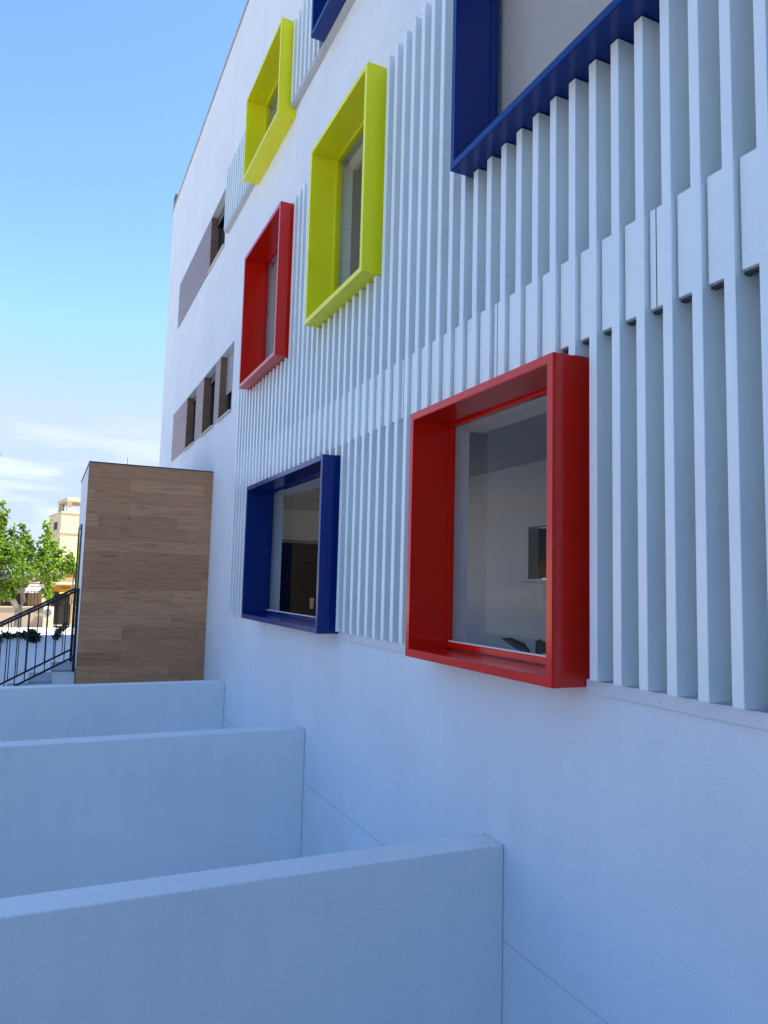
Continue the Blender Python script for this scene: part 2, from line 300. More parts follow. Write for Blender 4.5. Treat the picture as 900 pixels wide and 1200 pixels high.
def thing(name, label, cat, loc, group=None):
    o = bpy.data.objects.new(name, None); C.objects.link(o); o.location = loc; o.empty_display_size = 0.3
    return tag(o, label, cat, group)
def holed_wall(bm, x0, x1, y0, y1, z0, z1, holes):
    """a wall lying in the YZ plane between x0 and x1 with rectangular holes (ya,yb,za,zb)"""
    holes = [(max(h[0], y0), min(h[1], y1), max(h[2], z0), min(h[3], z1)) for h in holes if h[1] > y0 and h[0] < y1 and h[3] > z0 and h[2] < z1]
    ys = sorted({y0, y1, *[h[0] for h in holes], *[h[1] for h in holes]}); zs = sorted({z0, z1, *[h[2] for h in holes], *[h[3] for h in holes]})
    inh = lambda y, z: any(h[0] < y < h[1] and h[2] < z < h[3] for h in holes)
    cache = {}
    def V(x, y, z):
        k = (round(x,5), round(y,5), round(z,5))
        if k not in cache: cache[k] = bm.verts.new((x,y,z))
        return cache[k]
    solid = lambda i, j: 0 <= i < len(ys)-1 and 0 <= j < len(zs)-1 and not inh((ys[i]+ys[i+1])/2, (zs[j]+zs[j+1])/2)
    for i in range(len(ys)-1):
        for j in range(len(zs)-1):
            if not solid(i, j): continue
            a, b, c, d = ys[i], ys[i+1], zs[j], zs[j+1]
            bm.faces.new((V(x0,a,c), V(x0,a,d), V(x0,b,d), V(x0,b,c))); bm.faces.new((V(x1,a,c), V(x1,b,c), V(x1,b,d), V(x1,a,d)))
            if not solid(i-1, j): bm.faces.new((V(x0,a,c), V(x1,a,c), V(x1,a,d), V(x0,a,d)))
            if not solid(i+1, j): bm.faces.new((V(x0,b,c), V(x0,b,d), V(x1,b,d), V(x1,b,c)))
            if not solid(i, j-1): bm.faces.new((V(x0,a,c), V(x0,b,c), V(x1,b,c), V(x1,a,c)))
            if not solid(i, j+1): bm.faces.new((V(x0,a,d), V(x1,a,d), V(x1,b,d), V(x0,b,d)))
NB = bmesh.new

# ------------------------------------------------------------------ ground
XW = 2.42                                    # plane of the facade
GZ = -1.95                                   # street level below the eye
PX0, PY0, PY1, PZ = -2.6, 1.2, 20.0, -2.85    # the sunken yard
bm = NB()
for (a,b,c,d) in ((-700,PX0,-700,1500),(PX0,XW,-700,PY0),(PX0,XW,PY1,1500),(XW,700,-700,1500)):
    vs_ = [bm.verts.new(p) for p in ((a,c,GZ),(b,c,GZ),(b,d,GZ),(a,d,GZ))]; bm.faces.new(vs_)
tag(obj('ground', bm, MT['ground']), kind='structure')
bm = NB(); vs_ = [bm.verts.new(p) for p in ((PX0,PY0,PZ),(XW,PY0,PZ),(XW,PY1,PZ),(PX0,PY1,PZ))]; bm.faces.new(vs_)
tag(obj('patio_floor', bm, MT['concrete']), kind='structure')
bm = NB(); box(bm, PX0, XW-0.002, -8, PY0, PZ, -1.6)
tag(obj('terrace', bm, MT['concrete']), kind='structure')
bm = NB(); box(bm, -5.6, PX0-0.21, -60, 23.0, GZ-0.2, GZ+0.13)
tag(obj('pavement', bm, MT['paving']), kind='structure')
bm = NB(); box(bm, -5.75, -5.602, -60, 23.0, GZ-0.2, GZ+0.12, 0.01)
tag(obj('kerb', bm, MT['kerb']), kind='structure')
bm = NB(); vs_ = [bm.verts.new(p) for p in ((-12,-120,GZ+0.004),(-5.76,-120,GZ+0.004),(-5.76,70,GZ+0.004),(-12,70,GZ+0.004))]; bm.faces.new(vs_)
tag(obj('road', bm, MT['asphalt']), kind='structure')
bm = NB()
for k in range(-20, 14):
    y = k*5.0; vs_ = [bm.verts.new(p) for p in ((-8.94,y,GZ+0.008),(-8.82,y,GZ+0.008),(-8.82,y+2,GZ+0.008),(-8.94,y+2,GZ+0.008))]; bm.faces.new(vs_)
tag(obj('road_marking', bm, MT['paint']), kind='structure')
bm = NB(); box(bm, -15, -12.002, -60, 60, GZ-0.2, GZ+0.13, 0.01)
tag(obj('far_pavement', bm, MT['paving']), kind='structure')

# ------------------------------------------------------------------ the building
B = thing('school_building', 'white building with slatted grey cladding and coloured box windows', 'building', (XW, 8.0, GZ))
# surrounds: name, material, y0, y1, z0, z1
SUR = [('red', 2.866, 4.422, -0.470, 1.155), ('blue', 6.147, 8.86, -0.450, 1.140),
       ('yellow', 5.372, 6.830, 2.530, 4.360), ('red', 7.860, 9.540, 2.520, 4.330),
       ('blue', 2.300, 3.934, 2.632, 4.360), ('yellow', 8.140, 9.860, 5.570, 6.795), ('blue', 5.150, 6.970, 5.690, 6.850)]
HOLES = [(s[1], s[2], s[3], s[4]) for s in SUR]
ST2 = (10.915, 16.65, 2.555, 3.610); ST3 = (12.0, 16.75, 5.600, 6.640)         # timber strips
WIN = [(13.90, 14.89, *ST2[2:]), (12.20, 13.20, *ST2[2:]), (10.925, 11.82, *ST2[2:]), (12.0, 13.24, *ST3[2:])]
ROOF = 9.24; YN, YF, XB = -8.0, 18.6, 9.0
bm = NB(); DEEP = 0.085
ZONES = [(-0.29, 10.105, -0.446, 4.352), (5.0, 11.715, 5.6975, 6.745)]           # the slatted fields lie back in the wall
holed_wall(bm, XW, XW+0.25, YN, YF, PZ, ROOF, HOLES + WIN + ZONES)
for zn in ZONES: holed_wall(bm, XW+DEEP, XW+0.2495, *zn, HOLES)
obj('facade_wall', bm, MT['facade'], B)
bm = NB(); box(bm, XW+0.252, XB, YF-0.25, YF, PZ, ROOF); obj('side_wall', bm, MT['white'], B)
bm = NB(); box(bm, XW+0.252, XB, YN, YN+0.25, PZ, ROOF); obj('side_wall', bm, MT['white'], B)
REAR = [(0.4, 4.2, -0.9, 1.25), (1.0, 4.0, 2.6, 4.1), (6.0, 9.0, 2.6, 4.1), (2.0, 8.0, 5.6, 6.7), (9.4, 12.8, -0.9, 1.25)]  # unseen openings added and sized to let daylight into the rooms
bm = NB(); holed_wall(bm, XB, XB+0.25, YN, YF, PZ, ROOF, REAR); obj('rear_wall', bm, MT['white'], B)
for zc in (1.40, 4.50, 6.95):
    bm = NB(); box(bm, XB+0.252, XB+2.6, YN+4, YF-3, zc, zc+0.12, 0.005); obj('rear_canopy', bm, MT['white'], B)  # unseen slabs added to keep direct sun out of the rooms
bm = NB(); box(bm, XW+0.252, XB-0.002, YN+0.252, YF-0.252, 8.72, 8.95); obj('roof', bm, MT['concrete'], B)
bm = NB(); box(bm, XW-0.025, XW+0.29, YN, YF+0.02, ROOF+0.001, ROOF+0.035, 0.004); obj('coping', bm, MT['coping'], B)
bm = NB(); box(bm, XW+0.252, XB-0.002, YN+0.252, YF-0.252, 1.32, 1.62)
box(bm, XW+0.252, XB-0.002, YN+0.252, YF-0.252, 4.46, 4.80); box(bm, XW+0.252, XB-0.002, YN+0.252, YF-0.252, 6.98, 7.2)
obj('ceiling', bm, MT['ceiling'], B)
bm = NB(); box(bm, XW+0.252, XB-0.002, YN+0.252, YF-0.252, -1.6, -1.4); obj('floor', bm, MT['floor'], B)
bm = NB()
holed_wall(bm, 4.62, 4.80, 4.2, 9.2, -1.398, 1.318, [(5.30, 6.43, 0.09, 0.635)])
obj('partition_wall', bm, MT['inside'], B)
nic = NB(); box(nic, 4.74, 4.76, 5.31, 6.42, 0.10, 0.625); f_ = obj('inner_window', nic, MT['doordark'], B)
nic = NB(); box(nic, 4.57, 4.619, 5.26, 6.50, 0.060, 0.088, 0.004); obj('sill', nic, MT['inside'], f_)
bm = NB(); holed_wall(bm, 3.0, 3.15, XW+0.252, 7.0, -1.398, 1.318, [(3.68, 4.86, -1.398, 0.76)])
for v in bm.verts: v.co = Vector((v.co.y, v.co.x+10.0, v.co.z))
obj('partition_wall', bm, MT['inside'], B)
for (a, b, c, d, e, f) in ((XW+0.252, 8.9, 10.4, 10.55, 1.622, 4.458), (XW+0.252, 8.9, -0.35, -0.2, 1.622, 4.458), (XW+0.252, 8.9, 10.4, 10.55, 4.802, 6.978), (XW+0.252, 8.9, -0.35, -0.2, 4.802, 6.978), (XW+0.252, 8.9, -0.1, 0.05, -1.398, 1.318)):
    bm = NB(); box(bm, a, b, c, d, e, f); obj('partition_wall', bm, MT['inside'], B)
# dark interior door seen through the lower blue window
bm = NB(); box(bm, 3.74, 4.80, 13.03, 13.08, -1.39, 0.70, 0.004); dr = obj('door', bm, MT['doordark'], B)
bm = NB(); box(bm, 3.68, 3.74, 12.98, 13.10, -1.395, 0.76); box(bm, 4.80, 4.86, 12.98, 13.10, -1.395, 0.76); box(bm, 3.742, 4.798, 12.98, 13.10, 0.702, 0.76); obj('frame', bm, MT['greyframe'], dr)
bm = NB(); tube(bm, [(4.535, 13.028, -0.33), (4.535, 13.015, -0.33)], 0.045, 14); box(bm, 4.50, 4.57, 13.018, 13.028, -0.49, -0.33, 0.003); tube(bm, [(4.535, 13.014, -0.33), (4.535, 12.985, -0.33)], 0.018, 10); obj('lock_plate', bm, MT['steel'], dr)
bm = NB(); tube(bm, [(3.95, 11.2, 1.3195), (3.95, 11.2, 1.300)], 0.05, 14); obj('ceiling_spotlight', bm, MT['steel'], B)

LAB = {0: 'bright red box surround nearest to the camera', 1: 'dark blue box surround low on the wall', 2: 'lime yellow box surround on the middle floor',
       3: 'red box surround on the middle floor', 4: 'dark blue box surround high above, cut by the picture edge', 5: 'lime yellow box surround on the top floor', 6: 'dark blue box surround on the top floor'}
T = 0.050
for i, (c, y0, y1, z0, z1) in enumerate(SUR):
    t_ = T if i < 5 else 0.045
    bm = NB(); g = 0.002
    a0, a1, b0, b1 = y0+g, y1-g, z0+g, z1-g
    def ring(x):  return [bm.verts.new((x,y,z)) for y,z in ((a0,b0),(a1,b0),(a1,b1),(a0,b1))], [bm.verts.new((x,y,z)) for y,z in ((a0+t_,b0+t_),(a1-t_,b0+t_),(a1-t_,b1-t_),(a0+t_,b1-t_))]
    xo, xi = 2.200, 2.528
    of, inf = ring(xo); ob, ib = ring(xi)
    for k in range(4):
        n = (k+1) % 4
        bm.faces.new((of[k], of[n], inf[n], inf[k])); bm.faces.new((ob[n], ob[k], ib[k], ib[n]))
        bm.faces.new((of[n], of[k], ob[k], ob[n])); bm.faces.new((inf[k], inf[n], ib[n], ib[k]))
    es = [e for e in bm.edges if all(v in of+inf for v in e.verts) or all((v in of+ob) for v in e.verts)]
    bmesh.ops.bevel(bm, geom=list(set(es)), offset=0.003, segments=2, affect='EDGES')
    s = obj('window_surround', bm, MT[c], B); tag(s, LAB[i])
    # glazing frame
    f = 0.045 if i < 2 else 0.022
    bm = NB(); e = t_+g+0.001
    A0, A1, B0, B1 = a0+t_+0.001, a1-t_-0.001, b0+t_+0.001, b1-t_-0.001
    GX = 2.480 if i < 2 else 2.462
    box(bm, GX+0.0000, GX+0.0380, A0, A1, B0+0.006, B0+f, 0.002); box(bm, GX+0.0000, GX+0.0380, A0, A1, B1-f*0.4, B1, 0.002)
    box(bm, GX+0.0010, GX+0.0370, A0, A0+f*0.35, B0+f+0.001, B1-f*0.4-0.001); box(bm, GX+0.0010, GX+0.0370, A1-f*0.35, A1, B0+f+0.001, B1-f*0.4-0.001)
    gf = obj('glazing_frame', bm, MT[c], s)
    bm = NB(); box(bm, GX+0.0070, GX+0.0240, A0+f*0.36, A1-f*0.36, B0+f+0.001, B0+f+0.010); obj('glazing_bead', bm, MT['bead'], s)
    if i < 2:
        bm = NB(); box(bm, GX+-0.0015, GX+0.0035, A0, A1, B0+0.0005, B0+0.0055); obj('seal', bm, MT['black'], s)
    bm = NB(); bm.faces.new([bm.verts.new((GX+0.0150, y, z)) for y, z in ((A0+f*0.36, B0+f+0.0105), (A0+f*0.36, B1-f*0.4-0.001), (A1-f*0.36, B1-f*0.4-0.001), (A1-f*0.36, B0+f+0.0105))]); obj('pane', bm, MT['glass'], s)
    if i in (0, 1, 2, 3, 5):
        bm = NB(); prism(bm, [(2.535, z1-0.070), (2.775, z1-0.070), (2.775, z1-0.003), (2.535, z1-0.003)] if i < 2 else [(2.60,z1-0.07),(2.665,z1-0.09),(2.72,z1-0.06),(2.72,z1-0.004),(2.60,z1-0.004)], 'Y', y0+0.004, y1-0.004)
        obj('blind_cassette', bm, MT['cream'], s)
    if i in (4, 6):
        bm = NB(); box(bm, 2.560, 2.563, y0+0.01, y1-0.01, z0+0.01, z1-0.01); obj('blind', bm, MT['blind'], s)

# slats ---------------------------------------------------------------
XS, PITCH, SW = 2.336, 0.1568, 0.053
def slat_z(y0, z0, z1):
    iv = [(z0, z1)]
    for s in SUR:
        if y0 < s[2]+0.004 and y0+SW > s[1]-0.004:
            nw = []
            for a, b in iv:
                if b <= s[3] or a >= s[4]: nw.append((a, b)); continue
                if a < s[3]-0.02: nw.append((a, s[3]-0.003))
                if b > s[4]+0.02: nw.append((s[4]+0.003, b))
            iv = nw
    return iv
def slat_bm(bm, y0, z0, z1):
    for a, b in slat_z(y0, z0, z1): box(bm, XS, XW+DEEP-0.001, y0, y0+SW, a, b, 0.0025)
SL_Z = (-0.420, 4.360); SU_Z = (5.70, 6.75)
cols = [(1.93+PITCH*k, SL_Z) for k in range(-2, 53)] + [(5.06+PITCH*k, SU_Z) for k in range(0, 43)]
segs = []
for y0, zz in cols:
    if not slat_z(y0, *zz): continue
    for a, b in slat_z(y0, *zz):
        bm = NB(); box(bm, XS, XW+DEEP-0.001, y0, y0+SW, a, b, 0.0025); segs.append((bm, y0, a, b))
# the 96 that show largest (nearest the eye for their length) are parts, the rest one row
segs.sort(key=lambda q: -(q[3]-q[2])/(q[1]**2+q[2]**2+4))
for q in segs[:96]: obj('slat', q[0], MT['slat'], B)
rest = segs[96:]
bm = NB()
for q in rest: q[0].free(); box(bm, XS, XW+DEEP-0.001, q[1], q[1]+SW, q[2], q[3], 0.0025)
for k in range(-14, -2): slat_bm(bm, 1.93+PITCH*k, *SL_Z)
tag(obj('slat_row', bm, MT['slat'], B), kind='stuff')
# band of cover panels between the slats at the height of the floor slab
bm = NB()
for k in range(-14, 52):
    ya, yb = 1.93+PITCH*k+SW+0.001, 1.93+PITCH*(k+1)-0.011
    zlo = 1.232
    for s in SUR[:2]:
        pass
    box(bm, XS+0.024, XW-0.002, ya, yb, zlo, 1.686, 0.002)
    if k % 8 == 2: jb = NB(); box(jb, XS+0.0225, XS+0.0238, ya+0.052, ya+0.056, zlo+0.002, 1.684); obj('panel_joint', jb, MT['alu'], B)
obj('cover_band', bm, MT['slat'], B)
bm = NB(); box(bm, XS+0.05, XW-0.003, 1.93-PITCH*14, 10.08, 1.2215, 1.2305); obj('painted_shade_strip', bm, MT['alu'], B)  # dark strip painted in for the gap and shade under the panels
for ya, yb in ((-0.3, SUR[0][1]-0.003), (SUR[0][2]+0.003, SUR[1][1]-0.003), (SUR[1][2]+0.003, 10.12)):
    bm = NB()
    box(bm, 2.398, XW-0.001, ya, yb, -0.490, -0.428, 0.002)
    y = ya+0.45
    while y < yb:
        bmesh.ops.create_icosphere(bm, subdivisions=2, radius=0.006, matrix=Matrix.Translation((2.397, y, -0.466))); y += 0.75
    obj('flashing', bm, MT['flash'], B)
bm = NB(); box(bm, XS+0.012, XW-0.002, 5.0, 11.72, 5.672, 5.6965); obj('slat_tray', bm, MT['traygrey'], B)
# grey sheet added behind the slats, its dark tone painting the gaps' shade
bm = NB(); holed_wall(bm, XW+DEEP-0.004, XW+DEEP-0.0006, -0.285, 10.10, -0.424, 4.350, [(q[1]-0.001, q[2]+0.001, max(q[3]-0.001, -0.43), min(q[4]+0.001, 4.36)) for q in SUR[:5]])
obj('gap_shade_sheet', bm, MT['gapshade'], B)
for ya, yb in ((5.004, 5.149), (6.971, 8.139), (9.861, 11.711)):
    bm = NB(); box(bm, XW+DEEP-0.004, XW+DEEP-0.0006, ya, yb, 5.70, 6.741); obj('gap_shade_sheet', bm, MT['gapshade'], B)

# timber strips and their windows
for st, wins in ((ST2, WIN[:3]), (ST3, WIN[3:])):
    bm = NB(); holed_wall(bm, XW-0.006, XW-0.001, st[0]+0.002, st[1], st[2], st[3], [(w[0]+0.0021 if w[0] > st[0]+0.05 else st[0]+0.0021, w[1], st[2]+0.0001, st[3]-0.0001) for w in wins] if st is ST3 else [(w[0], w[1], st[2]+0.0001, st[3]-0.0001) for w in wins])
    obj('timber_cladding', bm, MT['clad'], B)
for i, (y0, y1, z0, z1) in enumerate(WIN):
    bm = NB(); xo, xi, w = 2.545, 2.60, 0.055
    box(bm, xo, xi, y0+0.003, y0+w, z0+0.003, z1-0.003); box(bm, xo, xi, y1-w, y1-0.003, z0+0.003, z1-0.003)
    box(bm, xo, xi, y0+w, y1-w, z0+0.003, z0+w); box(bm, xo, xi, y0+w, y1-w, z1-w, z1-0.003); box(bm, xo+0.004, xi-0.004, (y0+y1)/2-0.025, (y0+y1)/2+0.025, z0+w, z1-w)
    wf = obj('window', bm, MT['alu'], B)
    bm = NB(); box(bm, 2.57, 2.576, y0+w, y1-w, z0+w, z1-w); obj('pane', bm, MT['darkglass'], wf)
    bm = NB(); box(bm, XW-0.004, xo-0.001, y1-0.012, y1-0.001, z0+0.004, z1-0.001); obj('jamb', bm, MT['jamb'], wf)
    bm = NB(); box(bm, XW-0.035, xo-0.001, y0-0.02, y1+0.02 if i else y1+0.02, z0-0.028, z0-0.0005, 0.003); obj('sill', bm, MT['sill'], wf)
    sh = {0: 0.10, 1: 0.16, 2: 0.62, 3: 0.2}[i]
    bm = NB(); n = max(2, int((z1-z0)*sh/0.045)); zt = z1-0.004
    for k in range(n): prism(bm, [(2.520, zt-0.045*k), (2.512, zt-0.045*k-0.022), (2.520, zt-0.045*k-0.043), (2.535, zt-0.045*k-0.043), (2.535, zt-0.045*k)], 'Y', y0+0.006, y1-0.014)
    obj('roller_shutter', bm, MT['shutter'] if i == 2 else MT['alu'], wf)

W_ = thing('added_shade_wing', 'unseen wing added behind the viewpoint to darken the slat sides', 'building', (-1.5, -7, GZ))  # unseen block added to cut the light reaching the slat sides
bm = NB(); box(bm, -7.5, XW-0.01, -11, -5.5, GZ, 4.0); obj('wall', bm, MT['greywall'], W_)
bm = NB(); box(bm, -7.55, XW-0.012, -11.05, -5.45, 4.001, 4.1, 0.01); obj('coping', bm, MT['coping'], W_)
for wx in (-6.2, -3.6, -1.0):
    for wz in (-0.2,):
        bm = NB(); box(bm, wx, wx+1.3, -5.498, -5.44, wz, wz+1.5); w = obj('window', bm, MT['alu'], W_)
        bm = NB(); box(bm, wx+0.06, wx+1.24, -5.439, -5.43, wz+0.06, wz+1.44); obj('pane', bm, MT['darkglass'], w)

# roof ventilation housing at the far corner of the roof
V_ = thing('ventilation_shaft', 'white ventilation shaft with dark louvres rising behind the far roof corner', 'ventilation shaft', (2.9, 18.95, GZ))
bm = NB(); box(bm, 2.485, 3.3, YF+0.10, 19.02, GZ, 9.54, 0.005); obj('shaft', bm, MT['white'], V_)
bm = NB(); box(bm, 2.470, 2.484, YF+0.105, 19.01, 8.4, 9.80); obj('side_panel', bm, MT['louvre'], V_)
bm = NB()
for k in range(3): box(bm, 2.485, 3.3, YF+0.07, 19.02, 9.560+k*0.085, 9.610+k*0.085, 0.004)
box(bm, 2.53, 3.24, YF+0.14, 18.98, 9.541, 9.81)
obj('louvre', bm, MT['louvre'], V_)

# ------------------------------------------------------------------ low dividing walls of the sunken yard
bm = NB(); box(bm, PX0+0.002, XW-0.002, 0, 0.21, PZ+0.001, -1.42, 0.006)
w0 = obj('dividing_wall', bm, MT['wallwhite'], None, (0, 0, 0)); w0.location = (0, 3.575, 0)
G = 'low white walls dividing the sunken yard'
tag(w0, 'nearest low white dividing wall, rust specks where its top meets the building', 'wall', G)
for y, lb in ((7.0, 'middle low white dividing wall, between the nearest and the farthest one'), (10.5, 'farthest low white dividing wall, just in front of the timber clad block')):
    w = w0.copy(); C.objects.link(w); w.location = (0, y, 0); tag(w, lb)
bm = NB(); box(bm, PX0-0.2, PX0, -8, PY1-0.002, PZ-0.2, -1.0, 0.006)
tag(obj('boundary_wall', bm, MT['white'], None, (0,0,0)), 'white wall along the street side of the sunken yard', 'wall')

# ------------------------------------------------------------------ timber clad block
K = thing('timber_block', 'entrance block clad in brown horizontal timber boards', 'entrance block', (1.48, 13.4, -1.6))
bx0, bx1, by0, by1, bz0, bz1 = 0.548, XW-0.004, 12.0, 14.75, PZ+0.001, 1.750
bm = NB(); holed = NB(); box(holed, bx0, bx1, by0+0.022, by1, bz0, bz1-0.02); obj('wall', holed, MT['white'], K)
box(bm, bx0-0.012, bx1, by0, by0+0.021, bz0, bz1-0.0205); obj('timber_cladding', bm, MT['wood'], K)
bm = NB(); box(bm, bx0-0.014, bx1, by0-0.003, by1+0.002, bz1-0.0195, bz1, 0.002); obj('coping', bm, MT['alu'], K)
bm = NB(); box(bm, bx0-0.022, bx0-0.002, 13.18, 13.24, -1.385, 0.86); box(bm, bx0-0.022, bx0-0.002, 14.22, 14.28, -1.385, 0.86); box(bm, bx0-0.022, bx0-0.002, 13.241, 14.219, 0.80, 0.86)
box(bm, bx0-0.022, bx0-0.002, 13.241, 14.219, -1.385, -1.325); dk = obj('door', bm, MT['alu'], K)
bm = NB(); box(bm, bx0-0.012, bx0-0.003, 13.241, 14.219, -1.324, 0.799); obj('pane', bm, MT['darkglass'], dk)
bm = NB(); tube(bm, [(bx0-0.06, 14.1, -0.5), (bx0-0.06, 14.1, 0.0)], 0.012, 8); bar(bm, (bx0-0.06,14.1,-0.45), (bx0-0.018,14.1,-0.45), 0.014); bar(bm, (bx0-0.06,14.1,-0.05), (bx0-0.018,14.1,-0.05), 0.014); obj('handle', bm, MT['steel'], dk)

# stairs down from its door
S = thing('stairs', 'white steps with grey treads climbing to the timber block', 'stairs', (-1.0, 12.7, PZ))
nst = 12
bm = NB(); bt = NB()
for k in range(nst):
    x1 = 0.530 - (0.302*k) ; x0 = (0.225 if k == 0 else x1-0.302); x1 = 0.530 if k == 0 else 0.225-0.302*(k-1); x0 = 0.225-0.302*k
    zt = -1.395-0.160*k
    if zt < PZ+0.05 or x0 < PX0+0.03: break
    box(bm, x0, x1-0.001, 12.15, 13.25, PZ+0.001, zt-0.03)
    box(bt, x0-0.02, x1-0.001, 12.14, 13.26, zt-0.0295, zt, 0.003)
obj('step', bm, MT['white'], S); obj('tread', bt, MT['tread'], S)

# railings on both sides of the stairs
def railing(y, label):
    r = thing('stair_railing', label, 'railing', (0.0, y, -1.6), 'black railings on either side of the stairs')
    sl = 0.530; xr = 0.490; xl = -2.5
    H = lambda x: -0.215 + sl*(x-xr); Lo = lambda x: -1.205 + sl*(x-xr)
    bm = NB(); bar(bm, (xl, y, H(xl)), (xr+0.035, y, H(xr+0.035)), 0.045, 0.035); obj('handrail', bm, MT['black'], r)
    bm = NB(); bar(bm, (xl, y, Lo(xl)), (xr, y, Lo(xr)), 0.03, 0.03); obj('bottom_rail', bm, MT['black'], r)
    for px in (xr+0.012, -1.0, xl): 
        bm = NB(); box(bm, px-0.02, px+0.02, y-0.02, y+0.02, Lo(px)-0.22, H(px)-0.001, 0.003); obj('post', bm, MT['black'], r)
    x = xr-0.125
    while x > xl+0.06:
        if abs(x+1.0) > 0.06:
            bm = NB(); bar(bm, (x, y, Lo(x)+0.003), (x, y, H(x)-0.003), 0.014); obj('baluster', bm, MT['black'], r)
        x -= 0.128
    return r
railing(12.10, 'nearer black metal stair railing, its post against the timber block')
railing(13.29, 'farther black metal stair railing, behind the first one across the steps')

# ------------------------------------------------------------------ far end of the yard
bm = NB(); box(bm, PX0, 9.0, PY1, PY1+0.25, PZ-0.1, -1.475, 0.006)
tag(obj('retaining_wall', bm, MT['white'], None, (0, PY1, GZ)), 'white wall closing the far end of the yard, seen through the railing', 'wall')
bm = NB(); box(bm, PX0, 9.0, PY1+0.252, 23.3, GZ-0.1, -1.478)
tag(obj('raised_pavement', bm, MT['paving']), kind='structure')

def leaf_mesh(bm, p, d, n, L, W):
    d = Vector(d).normalized(); n = Vector(n); s = d.cross(n)
    if s.length < 1e-4: s = Vector((1,0,0))
    s.normalize(); up = s.cross(d)
    a = bm.verts.new(p); b = bm.verts.new(Vector(p)+d*L*0.45+s*W/2-up*L*0.05); c = bm.verts.new(Vector(p)+d*L-up*L*0.22); e = bm.verts.new(Vector(p)+d*L*0.45-s*W/2-up*L*0.05)
    m_ = bm.verts.new(Vector(p)+d*L*0.5+up*L*0.04)
    for q in ((a,b,m_),(b,c,m_),(c,e,m_),(e,a,m_)): bm.faces.new(q)
def rnd(): return Vector((random.gauss(0,1), random.gauss(0,1), random.gauss(0,1))).normalized()

# trailing plants on the wall's top
def creeper(path, rad, n, label, L=0.10):
    bm = NB()
    for k in range(n):
        t = random.random()*(len(path)-1); i = int(t); f = t-i
        p = Vector(path[i]).lerp(Vector(path[i+1]), f); r = rad[i]*(1-f)+rad[i+1]*f
        q = p + rnd()*r*random.random()**0.4
        if q.y > 19.99 and q.z < -1.46: q.y = 19.97-random.random()*0.06
        leaf_mesh(bm, q, rnd()+Vector((0,-0.4,-0.4)), rnd(), L*random.uniform(.7,1.3), L*0.6)
    stem = NB(); tube(stem, path, 0.012, 6)
    r = thing('trailing_plant', label, 'plant', path[0], 'plants hanging over the far wall')
    obj('foliage', bm, MT['vine'], r); obj('stem', stem, MT['bark'], r)
creeper([(-1.6,20.3,-1.45),(-1.0,19.95,-1.56),(-0.7,19.93,-1.42),(-0.35,19.93,-1.43),(-0.16,19.93,-1.46)], [0.05,0.10,0.07,0.07,0.05], 420, 'dark trailing plant spilling over the white wall at the left edge')
creeper([(-0.20,20.1,-1.45),(-0.12,19.95,-1.44),(-0.07,19.93,-1.52)], [0.11,0.14,0.09], 330, 'round dark clump of leaves on the white wall behind the railing')
creeper([(0.62,20.25,-1.20),(0.52,20.1,-1.28),(0.44,19.97,-1.42),(0.36,19.93,-1.50)], [0.05,0.07,0.06,0.03], 130, 'small green sprig on the white wall beside the stair post')

